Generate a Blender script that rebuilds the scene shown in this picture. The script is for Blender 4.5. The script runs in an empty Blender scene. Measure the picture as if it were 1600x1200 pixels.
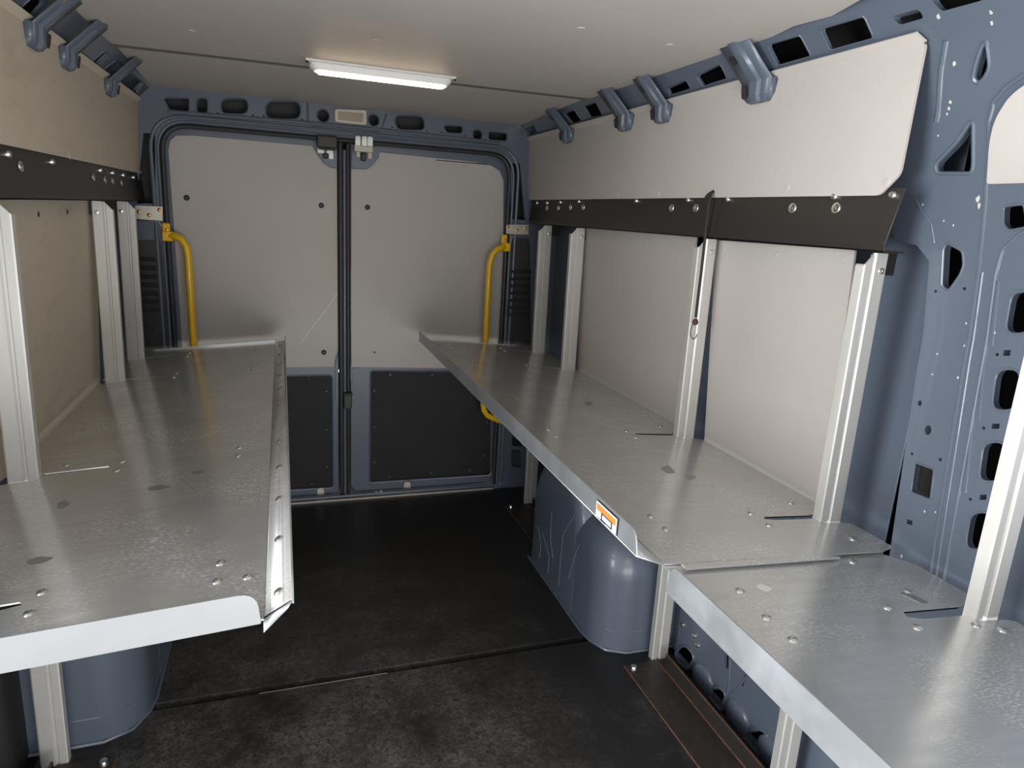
import bpy, bmesh, math, random
from mathutils import Vector, Matrix
from mathutils.geometry import tessellate_polygon
random.seed(4)
sc = bpy.context.scene
COL = sc.collection
V = Vector

# ------------------------------------------------------------ camera
YAW, PITCH, ROLL, FPX, HCAM = 0.33673539, -0.24401893, 0.05980609, 1045.73, 1.5
cy, sy, cp, sp = math.cos(YAW), math.sin(YAW), math.cos(PITCH), math.sin(PITCH)
FW = V((sy*cp, cy*cp, sp)); _r = V((cy, -sy, 0)); _u = _r.cross(FW)
RT = _r*math.cos(ROLL) + _u*math.sin(ROLL)
UP = -_r*math.sin(ROLL) + _u*math.cos(ROLL)
CAM = V((0, 0, HCAM))
cd = bpy.data.cameras.new('camera'); cam = bpy.data.objects.new('camera', cd); COL.objects.link(cam)
cd.sensor_width = 36; cd.lens = FPX/1600*36; cd.clip_start = 0.02
M = Matrix((RT, UP, -FW)).transposed().to_4x4(); M.translation = CAM
cam.matrix_world = M
sc.camera = cam

# ------------------------------------------------------------ light
w = bpy.data.worlds.new('world'); sc.world = w; w.use_nodes = True
bg = w.node_tree.nodes['Background']; bg.inputs[0].default_value = (0.90, 0.95, 1.0, 1); bg.inputs[1].default_value = 1.3
def area(name, loc, rot, sx, sy_, power, col):
    l = bpy.data.lights.new(name, 'AREA'); l.shape = 'RECTANGLE'; l.size = sx; l.size_y = sy_; l.energy = power; l.color = col
    o = bpy.data.objects.new(name, l); COL.objects.link(o); o.location = loc; o.rotation_euler = rot
    return o
def aim(loc, tgt): return (V(tgt)-V(loc)).to_track_quat('-Z', 'Y').to_euler()
# daylight falling in through the open cab end and the open doors at the front
LQ = (-2.1, .5, 1.3); area('daylight_left_door', LQ, aim(LQ, (1.1, 1.3, 1.45)), 1.5, 1.6, 100, (.95, .97, 1.0))
FQ = (.6, -1.1, .45); area('daylight_front', FQ, aim(FQ, (.5, 1.1, 2.4)), 1.6, .9, 30, (1.0, .97, .93))
sc.view_settings.view_transform = 'Standard'; sc.view_settings.look = 'None'
sc.view_settings.exposure = 0.5; sc.view_settings.gamma = 1.0; sc.view_settings.use_curve_mapping = False

# ------------------------------------------------------------ helpers
def ray(px, py):
    return RT*((px-800)/FPX) - UP*((py-600)/FPX) + FW
def at(px, py, x=None, y=None, z=None):
    d = ray(px, py)
    t = x/d.x if x is not None else (y/d.y if y is not None else (z-HCAM)/d.z)
    return CAM + d*t

class Plane:
    """flat frame: o + u*U + v*W + w*N"""
    def __init__(s, o, U, W):
        s.o = V(o); s.U = V(U).normalized(); W = V(W); s.W = (W - s.U*W.dot(s.U)).normalized(); s.N = s.U.cross(s.W)
    def uv(s, px, py):
        d = ray(px, py); t = (s.o-CAM).dot(s.N)/d.dot(s.N); p = CAM+d*t-s.o
        return (p.dot(s.U), p.dot(s.W))
    def f(s, u, v, w=0): return s.o + s.U*u + s.W*v + s.N*w
    def L(s, pts): return [s.uv(*p) for p in pts]
class Prof:
    """skin of the van side: x depends on height, swept along y; w goes outward"""
    def __init__(s, pts, side): s.p = pts; s.side = side
    def x(s, z):
        p = s.p
        if z <= p[0][0]: return p[0][1]
        for a, b in zip(p, p[1:]):
            if z <= b[0]: return a[1]+(b[1]-a[1])*(z-a[0])/(b[0]-a[0])
        return p[-1][1]
    def X(s, z): return s.x(z) if s.side > 0 else 0.634-s.x(z)
    def uv(s, px, py):
        d = ray(px, py); lo, hi = 0.05, 8.0
        g = lambda t: (d.x*t - s.X(HCAM+d.z*t))*s.side
        for i in range(60):
            m = (lo+hi)/2
            if g(m) > 0: hi = m
            else: lo = m
        return (d.y*lo, HCAM+d.z*lo)
    def f(s, u, v, w=0): return V((s.X(v)+w*s.side, u, v))
    def L(s, pts): return [s.uv(*p) for p in pts]

def rnd(pts, r, n=5):
    out = []; N = len(pts)
    for i in range(N):
        p = V(pts[i]); a = V(pts[i-1])-p; b = V(pts[(i+1) % N])-p
        rr = min(r if not isinstance(r, (list, tuple)) else r[i], a.length*.48, b.length*.48)
        if rr < 1e-5: out.append(tuple(p)); continue
        p0 = p+a.normalized()*rr; p1 = p+b.normalized()*rr
        for k in range(n+1):
            t = k/n; out.append(tuple(p0*(1-t)**2 + p*2*t*(1-t) + p1*t*t))
    return out
def rect(u0, v0, u1, v1): return [(u0, v0), (u1, v0), (u1, v1), (u0, v1)]
def ell(u, v, a, b, n=16): return [(u+a*math.cos(k*2*math.pi/n), v+b*math.sin(k*2*math.pi/n)) for k in range(n)]

class MB:
    def __init__(s): s.v = []; s.f = []
    def add(s, vs, fs):
        n = len(s.v); s.v += [V(p) for p in vs]; s.f += [tuple(i+n for i in f) for f in fs]; return s
    def box(s, x0, y0, z0, x1, y1, z1):
        return s.add([(x0,y0,z0),(x1,y0,z0),(x1,y1,z0),(x0,y1,z0),(x0,y0,z1),(x1,y0,z1),(x1,y1,z1),(x0,y1,z1)],
                     [(0,3,2,1),(4,5,6,7),(0,1,5,4),(1,2,6,5),(2,3,7,6),(3,0,4,7)])
    def obox(s, c, ax, ay, az):
        c, ax, ay, az = V(c), V(ax), V(ay), V(az)
        vs = [c+ax*i+ay*j+az*k for k in (-1,1) for (i,j) in ((-1,-1),(1,-1),(1,1),(-1,1))]
        return s.add(vs, [(0,3,2,1),(4,5,6,7),(0,1,5,4),(1,2,6,5),(2,3,7,6),(3,0,4,7)])
    def tube(s, pts, r, n=8, closed=False, ry=None, capr=True):
        pts = [V(p) for p in pts]; N = len(pts); rings = []
        prev = None
        for i, p in enumerate(pts):
            if closed: t = pts[(i+1) % N]-pts[i-1]
            else: t = pts[min(i+1, N-1)]-pts[max(i-1, 0)]
            t.normalize()
            if prev is None:
                a = V((0,0,1)) if abs(t.z) < .9 else V((1,0,0)); e = t.cross(a).normalized()
            else: e = (prev-t*prev.dot(t)).normalized()
            prev = e; g = t.cross(e)
            rr = r[i] if isinstance(r, (list, tuple)) else r
            rings.append([p+e*rr*math.cos(2*math.pi*k/n)+g*rr*math.sin(2*math.pi*k/n) for k in range(n)])
        vs = [q for R_ in rings for q in R_]; fs = []
        for i in range(N if closed else N-1):
            j = (i+1) % N
            for k in range(n):
                fs.append((i*n+k, i*n+(k+1) % n, j*n+(k+1) % n, j*n+k))
        if not closed: fs += [tuple(range(n))[::-1], tuple(range((N-1)*n, N*n))]
        return s.add(vs, fs)
    def lathe(s, c, axis, prof, n=12):
        """prof: list of (radius, distance along the axis)"""
        axis = V(axis).normalized(); a = V((0,0,1)) if abs(axis.z) < .9 else V((1,0,0))
        e = axis.cross(a).normalized(); g = axis.cross(e); vs = []; fs = []
        for r, d in prof:
            vs += [V(c)+axis*d+(e*math.cos(2*math.pi*k/n)+g*math.sin(2*math.pi*k/n))*r for k in range(n)]
        for i in range(len(prof)-1):
            for k in range(n): fs.append((i*n+k, i*n+(k+1) % n, (i+1)*n+(k+1) % n, (i+1)*n+k))
        fs += [tuple(range(n))[::-1], tuple(range((len(prof)-1)*n, len(prof)*n))]
        return s.add(vs, fs)
    def sheet(s, loops, f, thick, cuts=(), w0=0.0, rim=0, rimoff=0.0):
        """outline with holes, laid on frame f and given a thickness"""
        bm = bmesh.new(); flat = [p for l in loops for p in l]
        bv = [bm.verts.new((p[0], p[1], 0)) for p in flat]
        for t in tessellate_polygon([[V((p[0], p[1], 0)) for p in l] for l in loops]):
            try: bm.faces.new([bv[i] for i in t])
            except ValueError: pass
        for z in cuts:
            bmesh.ops.bisect_plane(bm, geom=bm.verts[:]+bm.edges[:]+bm.faces[:], plane_co=(0, z, 0), plane_no=(0, 1, 0))
        bmesh.ops.recalc_face_normals(bm, faces=bm.faces[:])
        bm.verts.index_update(); n = len(bm.verts)
        vs = [f(v.co.x, v.co.y, w0) for v in bm.verts] + [f(v.co.x, v.co.y, w0+thick) for v in bm.verts]
        fs = []
        for fa in bm.faces:
            i = [v.index for v in fa.verts]; fs += [tuple(i), tuple(k+n for k in reversed(i))]
        for e in bm.edges:
            if len(e.link_faces) == 1:
                a, b = e.verts[0].index, e.verts[1].index; fs.append((a, b, b+n, a+n))
        bm.free(); s.add(vs, fs)
        if rim:
            for l in loops[1:]: s.tube([f(p[0], p[1], w0+rimoff) for p in l], rim, 6, True)
        return s
    def build(s, name, mat, parent=None, bevel=0, smooth=40, seg=2):
        me = bpy.data.meshes.new(name); me.from_pydata([tuple(p) for p in s.v], [], s.f)
        bm = bmesh.new(); bm.from_mesh(me); bmesh.ops.recalc_face_normals(bm, faces=bm.faces[:]); bm.to_mesh(me); bm.free()
        me.materials.append(mat); me.shade_smooth(); me.set_sharp_from_angle(angle=math.radians(smooth))
        o = bpy.data.objects.new(name, me); COL.objects.link(o)
        if parent: o.parent = parent
        if bevel:
            b = o.modifiers.new('bevel', 'BEVEL'); b.width = bevel; b.segments = seg; b.limit_method = 'ANGLE'; b.angle_limit = math.radians(50)
        return o
def struct(o): o['kind'] = 'structure'; return o
def tag(o, label, cat, group=None):
    o['label'] = label; o['category'] = cat
    if group: o['group'] = group
    return o
def empty(name):
    o = bpy.data.objects.new(name, None); COL.objects.link(o); o.empty_display_size = .05; return o

# ------------------------------------------------------------ materials
def mat(name, col, rough=.5, metal=0, spec=.5, noise=0, nscale=8, col2=None, bump=0, stretch=(1,1,1), rnoise=0, emit=None, coat=0, nlo=.4, nhi=.65, detail=6):
    m = bpy.data.materials.new(name); m.use_nodes = True; nt = m.node_tree; b = nt.nodes['Principled BSDF']
    b.inputs['Base Color'].default_value = (*col, 1); b.inputs['Roughness'].default_value = rough; b.inputs['Metallic'].default_value = metal
    b.inputs['Specular IOR Level'].default_value = spec; b.inputs['Coat Weight'].default_value = coat
    if emit: b.inputs['Emission Color'].default_value = (*emit[0], 1); b.inputs['Emission Strength'].default_value = emit[1]
    if noise or bump or rnoise:
        tc = nt.nodes.new('ShaderNodeTexCoord'); mp = nt.nodes.new('ShaderNodeMapping'); mp.inputs['Scale'].default_value = stretch
        nz = nt.nodes.new('ShaderNodeTexNoise'); nz.inputs['Scale'].default_value = nscale; nz.inputs['Detail'].default_value = detail; nz.inputs['Roughness'].default_value = .65
        nt.links.new(tc.outputs['Object'], mp.inputs[0]); nt.links.new(mp.outputs[0], nz.inputs[0])
        rp = nt.nodes.new('ShaderNodeMapRange'); rp.inputs[1].default_value = nlo; rp.inputs[2].default_value = nhi
        nt.links.new(nz.outputs[0], rp.inputs[0])
        if noise:
            mx = nt.nodes.new('ShaderNodeMix'); mx.data_type = 'RGBA'
            mx.inputs[6].default_value = (*col, 1); mx.inputs[7].default_value = (*(col2 or [c*.8 for c in col]), 1)
            ml = nt.nodes.new('ShaderNodeMath'); ml.operation = 'MULTIPLY'; ml.inputs[1].default_value = noise
            nt.links.new(rp.outputs[0], ml.inputs[0]); nt.links.new(ml.outputs[0], mx.inputs[0]); nt.links.new(mx.outputs[2], b.inputs['Base Color'])
        if rnoise:
            ma = nt.nodes.new('ShaderNodeMath'); ma.operation = 'MULTIPLY_ADD'; ma.inputs[1].default_value = rnoise; ma.inputs[2].default_value = rough
            nt.links.new(rp.outputs[0], ma.inputs[0]); nt.links.new(ma.outputs[0], b.inputs['Roughness'])
        if bump:
            bp_ = nt.nodes.new('ShaderNodeBump'); bp_.inputs['Strength'].default_value = bump; bp_.inputs['Distance'].default_value = .01
            nt.links.new(nz.outputs[0], bp_.inputs['Height']); nt.links.new(bp_.outputs[0], b.inputs['Normal'])
    return m
paint = mat('blue_grey_paint', (.094, .115, .150), .36, noise=.35, nscale=3, col2=(.101, .120, .150), coat=.2)
cavityshade = mat('cavity_shade', (.020, .019, .018), .6)  # outer skins blackened so the cavities behind the openings look shaded
lining = mat('beige_lining', (.47, .435, .40), .55, spec=.3, noise=.5, nscale=3, col2=(.43, .395, .36))
lining_old = mat('stained_beige_lining', (.56, .49, .39), .6, spec=.3, noise=.8, nscale=5, col2=(.40, .34, .26), stretch=(1, 1, 3.2), nlo=.52, nhi=.8)
galv = mat('galvanised_sheet', (.74, .73, .705), .15, .9, noise=.7, nscale=5, col2=(.60, .595, .585), stretch=(1, 9, 9), rnoise=.08, nlo=.3, nhi=.75)
def dusty(m):
    nt = m.node_tree; b = nt.nodes['Principled BSDF']; tc = nt.nodes.new('ShaderNodeTexCoord')
    a = nt.nodes.new('ShaderNodeTexNoise'); a.inputs['Scale'].default_value = 5; a.inputs['Detail'].default_value = 5
    c = nt.nodes.new('ShaderNodeTexNoise'); c.inputs['Scale'].default_value = 230; c.inputs['Detail'].default_value = 3
    mp = nt.nodes.new('ShaderNodeMapping'); mp.inputs['Scale'].default_value = (.5, 1.6, 1); nt.links.new(tc.outputs['Object'], mp.inputs[0]); nt.links.new(mp.outputs[0], c.inputs[0])
    nt.links.new(tc.outputs['Object'], a.inputs[0])
    r1 = nt.nodes.new('ShaderNodeMapRange'); r1.inputs[1].default_value = .42; r1.inputs[2].default_value = .66; nt.links.new(a.outputs[0], r1.inputs[0])
    r2 = nt.nodes.new('ShaderNodeMapRange'); r2.inputs[1].default_value = .50; r2.inputs[2].default_value = .66; nt.links.new(c.outputs[0], r2.inputs[0])
    ml = nt.nodes.new('ShaderNodeMath'); ml.operation = 'MULTIPLY'; nt.links.new(r1.outputs[0], ml.inputs[0]); nt.links.new(r2.outputs[0], ml.inputs[1])
    mr = nt.nodes.new('ShaderNodeMapRange'); mr.inputs[3].default_value = .82; mr.inputs[4].default_value = .35; nt.links.new(ml.outputs[0], mr.inputs[0])
    nt.links.new(mr.outputs[0], b.inputs['Metallic'])
dusty(galv)
def two_lobes(m, fac, rough):
    nt = m.node_tree; b = nt.nodes['Principled BSDF']; out = nt.nodes['Material Output']; c = nt.nodes.new('ShaderNodeBsdfPrincipled')
    for nme in ('Base Color', 'Metallic'):
        if b.inputs[nme].is_linked: nt.links.new(b.inputs[nme].links[0].from_socket, c.inputs[nme])
    c.inputs['Roughness'].default_value = rough; mx = nt.nodes.new('ShaderNodeMixShader'); mx.inputs[0].default_value = fac
    nt.links.new(b.outputs[0], mx.inputs[1]); nt.links.new(c.outputs[0], mx.inputs[2]); nt.links.new(mx.outputs[0], out.inputs[0])
two_lobes(galv, .30, .62)
def brushed(m, d, amt):
    nt = m.node_tree; b = nt.nodes['Principled BSDF']; c = nt.nodes.new('ShaderNodeCombineXYZ')
    for i in range(3): c.inputs[i].default_value = d[i]
    b.inputs['Anisotropic'].default_value = amt; nt.links.new(c.outputs[0], b.inputs['Tangent'])
brushed(galv, (0, 1, 0), .8)
alu = mat('bare_aluminium', (.72, .70, .66), .56, .75, noise=.4, nscale=4, col2=(.66, .64, .60), stretch=(6, 6, .6), rnoise=.1)
lipm = mat('galvanised_lip', (.47, .49, .50), .45, .75, noise=.4, nscale=9, col2=(.58, .60, .62), rnoise=.1)
endm = mat('dimmed_galvanised_lip', (.33, .335, .335), .5, .6, noise=.4, nscale=9, col2=(.29, .295, .30))  # lip metal in a darker copy, offsetting strong light on the near end
blacksteel = mat('black_steel', (.022, .019, .017), .42, 0, noise=.5, nscale=6, col2=(.034, .029, .026), stretch=(1, .3, 2))
rustedge = mat('rusty_edge', (.17, .075, .04), .85, noise=.9, nscale=30, col2=(.06, .035, .025))
anglesteel = mat('worn_dark_steel', (.040, .031, .026), .5, .2, noise=.8, nscale=60, col2=(.085, .062, .042), nlo=.5, nhi=.75)
yellow = mat('yellow_paint', (.85, .50, .008), .35, coat=.3)
rubber = mat('black_rubber', (.016, .016, .018), .5)
blackplastic = mat('black_plastic', (.024, .023, .022), .5, noise=.3, nscale=5, col2=(.033, .03, .029))
doorboard = mat('dark_grey_board', (.022, .0215, .0225), .6, spec=.22, noise=.5, nscale=6, col2=(.030, .029, .029))
zinc = mat('zinc_plate', (.62, .58, .50), .45, .9, noise=.4, nscale=25, col2=(.48, .44, .37))
boltm = mat('zinc_bolt', (.75, .74, .71), .3, 1)
brass = mat('yellow_zinc_bolt', (.62, .36, .10), .4, .8)
whiteplastic = mat('white_plastic', (.78, .77, .74), .4)
hingewhite = mat('white_hinge_metal', (.75, .76, .72), .4, .2)
creamplastic = mat('cream_plastic', (.55, .52, .42), .45)
lensm = mat('amber_grey_lens', (.36, .28, .21), .25, noise=.5, nscale=60, col2=(.28, .22, .17))
glow = mat('light_diffuser', (1, .95, .85), .4, emit=((1.0, .78, .48), 15.0))
stripm = mat('worn_aluminium_strip', (.55, .50, .42), .45, .6, noise=.5, nscale=30)
cordm = mat('black_cord', (.02, .017, .016), .7)
knotm = mat('dark_red_knot', (.06, .018, .016), .6)
hookm = mat('dark_hook_wire', (.12, .10, .09), .35, .9)
stickw = mat('sticker_white', (.75, .76, .75), .5); sticko = mat('sticker_orange', (.62, .26, .055), .5); stickk = mat('sticker_ink', (.03, .035, .05), .5)

def floor_mat():
    m = mat('black_floor_board', (.019, .0175, .0165), .46, spec=.4)
    nt = m.node_tree; b = nt.nodes['Principled BSDF']; tc = nt.nodes.new('ShaderNodeTexCoord')
    def nz(scale, lo, hi, rough=.7, st=(1,1,1), det=8, dist=0):
        mp = nt.nodes.new('ShaderNodeMapping'); mp.inputs['Scale'].default_value = st
        n = nt.nodes.new('ShaderNodeTexNoise'); n.inputs['Scale'].default_value = scale; n.inputs['Detail'].default_value = det; n.inputs['Roughness'].default_value = rough; n.inputs['Distortion'].default_value = dist
        r = nt.nodes.new('ShaderNodeMapRange'); r.inputs[1].default_value = lo; r.inputs[2].default_value = hi
        nt.links.new(tc.outputs['Object'], mp.inputs[0]); nt.links.new(mp.outputs[0], n.inputs[0]); nt.links.new(n.outputs[0], r.inputs[0]); return r.outputs[0]
    def mul(a, c):
        x = nt.nodes.new('ShaderNodeMath'); x.operation = 'MULTIPLY'; nt.links.new(a, x.inputs[0])
        if isinstance(c, float): x.inputs[1].default_value = c
        else: nt.links.new(c, x.inputs[1])
        return x.outputs[0]
    # trodden dust: most in the walkway near the front
    sep = nt.nodes.new('ShaderNodeSeparateXYZ'); nt.links.new(tc.outputs['Object'], sep.inputs[0])
    ry = nt.nodes.new('ShaderNodeMapRange'); ry.inputs[1].default_value = 2.9; ry.inputs[2].default_value = 1.5; nt.links.new(sep.outputs['Y'], ry.inputs[0])
    rx = nt.nodes.new('ShaderNodeMapRange'); rx.inputs[1].default_value = 0.95; rx.inputs[2].default_value = 0.35; nt.links.new(sep.outputs['X'], rx.inputs[0])
    d = mul(mul(nz(4.5, .34, .66), nz(55, .36, .68, .8, dist=1.0)), mul(ry.outputs[0], rx.outputs[0]))
    d2 = mul(nz(3.0, .55, .72), nz(30, .42, .7, .8, dist=2.0))
    add = nt.nodes.new('ShaderNodeMath'); add.operation = 'MULTIPLY_ADD'; nt.links.new(d2, add.inputs[0]); add.inputs[1].default_value = .35; nt.links.new(d, add.inputs[2]); add.use_clamp = True
    mx = nt.nodes.new('ShaderNodeMix'); mx.data_type = 'RGBA'; mx.inputs[6].default_value = (.019, .0175, .0165, 1); mx.inputs[7].default_value = (.27, .25, .225, 1)
    nt.links.new(add.outputs[0], mx.inputs[0]); nt.links.new(mx.outputs[2], b.inputs['Base Color'])
    ma = nt.nodes.new('ShaderNodeMath'); ma.operation = 'MULTIPLY_ADD'; ma.inputs[1].default_value = .3; ma.inputs[2].default_value = .42
    nt.links.new(add.outputs[0], ma.inputs[0]); nt.links.new(ma.outputs[0], b.inputs['Roughness'])
    return m
floorm = floor_mat()

XC = .317
def mx_(x): return 2*XC-x
# side skin: (height, x) on the right side, mirrored on the left
PROF = [(0.0, 1.335), (1.30, 1.335), (1.60, 1.305), (1.75, 1.27), (1.885, 1.205), (1.99, 1.095)]
PR = Prof(PROF, 1); PL = Prof(PROF, -1)
CUTS = (1.30, 1.60, 1.75, 1.885)

# ------------------------------------------------------------ floor, ceiling, shell
fl = struct(MB().box(-.80, -.35, -.06, 1.44, 3.40, -.03).build('floor', blackplastic))
MB().box(-.66, -.35, -.03, 1.30, 1.940, 0).build('floor_board', floorm, fl)
MB().box(-.66, 1.974, -.03, 1.30, 3.36, 0).build('floor_board', floorm, fl)
struct(MB().box(-.46, 3.362, -.01, 1.10, 3.376, .008).build('trim_1', stripm))
struct(MB().box(-.10, 1.9402, -.03, .30, 1.9425, .0008).build('trim_2', stripm))
MB_ = MB()
ZC = 1.957
roof = struct(MB().box(-.80, -.35, 2.03, 1.44, 3.5, 2.05).build('ceiling', paint))
PC = Plane((0, 0, ZC), (1, 0, 0), (0, 1, 0))
near_r = PC.L([(915,155), (985,148.5), (1060,124), (1120,98), (1165,78), (1240,41), (1300,25)])
near_l = PC.L([(73,0), (111,40), (142,63), (160,69)])
front = near_l + near_r + [(1.03, .95), (1.03, -.35), (-.40, -.35), (-.40, .9)]
b = MB().sheet([front], PC.f, .004)
# slight raised joint line and scuffs stay in the material
b.build('ceiling_lining', lining, roof)
seamL = V(PC.f(*near_l[-1])); seamR = V(PC.f(*near_r[0]))
PC2 = Plane(seamL+V((0,-.02,.005)), seamR-seamL, V((-.5, 3.37, 1.943))-seamL)
rear = [PC2.uv(*p) for p in [(160,69), (915,155), (884,167), (850,184), (826,200), (812,205), (780,206), (700,196), (540,172), (380,156), (238,152), (237,136), (206,108), (184,86)]]
rear = [PC2.uv(160,69), PC2.uv(915,155), PC2.uv(884,167), PC2.uv(850,184), PC2.uv(820,203), PC2.uv(780,206), PC2.uv(720,195), PC2.uv(640,181), PC2.uv(540,170.5), PC2.uv(443,157.5), PC2.uv(300,150), PC2.uv(250,150), PC2.uv(237,138), PC2.uv(206,109), PC2.uv(184,86)]
MB().sheet([rear], PC2.f, .004).build('ceiling_lining', lining, roof)
tp = MB(); tp.add([seamL+V((0,-.022,-.0015)), seamR+V((0,-.022,-.0015)), seamR+V((0,.014,-.0015)), seamL+V((0,.014,-.0015))], [(0,1,2,3)])  # dark strip painting the soft shaded line where the ceiling linings meet
tp.build('seam_shade', mat('grey_seam_shade', (.17, .155, .14), .6), roof)
for (px, py) in [(585,62), (908,44), (1046,70), (420,200), (300,48)]:
    c = at(px, py, z=ZC-.001) if py < 150 else None
    if c: MB().lathe(c, (0,0,-1), [(.012,0), (.010,.002), (.004,.0025)], 12).build('fixing_dimple', lining, roof)

def side_wall(side):
    P = PR if side > 0 else PL
    mir = (lambda x: x) if side > 0 else mx_
    name = 'wall_right' if side > 0 else 'wall_left'
    y0 = .15 if side > 0 else 1.0
    b = MB()
    # outer skin
    xs = [mir(1.47), mir(1.50)]
    b.box(min(xs), y0, -.06, max(xs), 3.5, 1.80)
    b.add([(mir(1.47), y0, 1.80), (mir(1.30), y0, 2.05), (mir(1.30), 3.5, 2.05), (mir(1.47), 3.5, 1.80)], [(0,1,2,3)])
    return struct(b.build(name, cavityshade))
wr = side_wall(1); wl = side_wall(-1)

# recessed inner skin of the body behind uprights and linings
def inner_skin(side, root):
    mir = (lambda x: x) if side > 0 else mx_
    x0, x1 = sorted((mir(1.385), mir(1.39)))
    y0 = 1.12 if side > 0 else 1.0
    b = MB().box(x0, y0, 0, x1, 3.38, 1.84)
    xa, xb = sorted((mir(1.37), mir(1.385)))
    for (ya, yb) in ((1.42, 1.70), (2.0, 2.45), (2.86, 3.06)):
        b.box(xa, ya, .5, xb, yb, 1.44)
    b.build('inner_skin', paint, root, bevel=.008, seg=3)
inner_skin(1, wr); inner_skin(-1, wl)

# roof rails with window-like openings and hook-shaped bow ends
def roof_rail(side, root, holes, brackets, y0):
    P = PR if side > 0 else PL
    out = rect(y0, 1.862, 3.372, 1.988)
    hl = [rnd(P.L(h), .008, 3) for h in holes]
    b = MB().sheet([out]+hl, P.f, .012, cuts=CUTS, rim=.0022, rimoff=0)
    rail = b.build('roof_rail', paint, root)
    for (y, wd, sc_) in brackets:
        mir = (lambda x: x) if side > 0 else mx_
        # plate that follows the rail, then stands off and hooks back towards the wall
        prof = [(1.090, 1.962), (1.176, 1.880), (1.178, 1.845), (1.186, 1.832), (1.196, 1.829)]
        hw = wd/2; b = MB()
        rows = []
        for (x, z), k in zip(prof, (1, 1, .86, .68, .62)):
            rows.append([(mir(x), y-hw*k, z), (mir(x), y-hw*k*.35, z), (mir(x-.008), y-hw*k*.22, z-.002), (mir(x-.008), y+hw*k*.22, z-.002), (mir(x), y+hw*k*.35, z), (mir(x), y+hw*k, z)])
        vs = [p for r in rows for p in r]; nn = 6
        fs = [(i*nn+j, i*nn+j+1, (i+1)*nn+j+1, (i+1)*nn+j) for i in range(len(prof)-1) for j in range(nn-1)]
        b.add(vs, fs)
        for sgn in (0, nn-1):     # turned-in side flanges
            e = [V(r[sgn]) for r in rows[1:]]; e2 = [p+V((side*.022, 0, .004)) for p in e]
            n = len(e); b.add(e+e2, [(i, i+1, n+i+1, n+i) for i in range(n-1)])
        o = b.build('bow_end', paint, rail, smooth=22)
        s = o.modifiers.new('sol', 'SOLIDIFY'); s.thickness = .003; s.offset = 0
        # flat black patches on the plate, painting the shade inside its slots
        for (xa, za, l) in ((1.172, 1.856, .017), (1.124, 1.930, .013)):
            yy = y+hw*.58
            d = V((mir(1.178), 0, 1.845))-V((mir(1.170), 0, 1.886)) if l > .015 else V((mir(1.176), 0, 1.880))-V((mir(1.09), 0, 1.962))
            d.normalize(); nrm = V((-side*abs(d.z), 0, -abs(d.x)))
            fr = Plane(V((mir(xa), yy, za))+nrm*.004, (0, 1, 0), d)
            MB().sheet([rnd(rect(-.010, -l, .010, l), .009)], fr.f, .0015).build('slot', blackplastic, rail)
    return rail
RH = [[(819,202),(834,195),(840,207),(828,211)], [(880,177),(897,171),(909,189),(894,193)], [(910,166),(931,159),(942,181),(922,184)],
      [(1041,138),(1072,124),(1080,139),(1048,149)], [(1087,118),(1125,99),(1137,123),(1099,135)], [(1198,69),(1250,54),(1268,88),(1215,103)],
      [(1281,44),(1350,24),(1366,60),(1297,79)]]
LH = [[(32,12),(58,-12),(72,4),(50,30)], [(142,98),(165,78),(171,84),(152,101)], [(161,109),(182,93),(192,98),(173,117)], [(212,141),(225,128),(233,138),(217,152)]]
yb = PR.uv(1378, 42)[0]
roof_rail(1, wr, RH, [(2.86,.11,1), (2.33,.11,1), (2.07,.10,1), (1.585,.12,1)], yb)
roof_rail(-1, wl, LH, [(2.84,.11,1), (2.33,.11,1), (2.06,.11,1)], .9)

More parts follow.
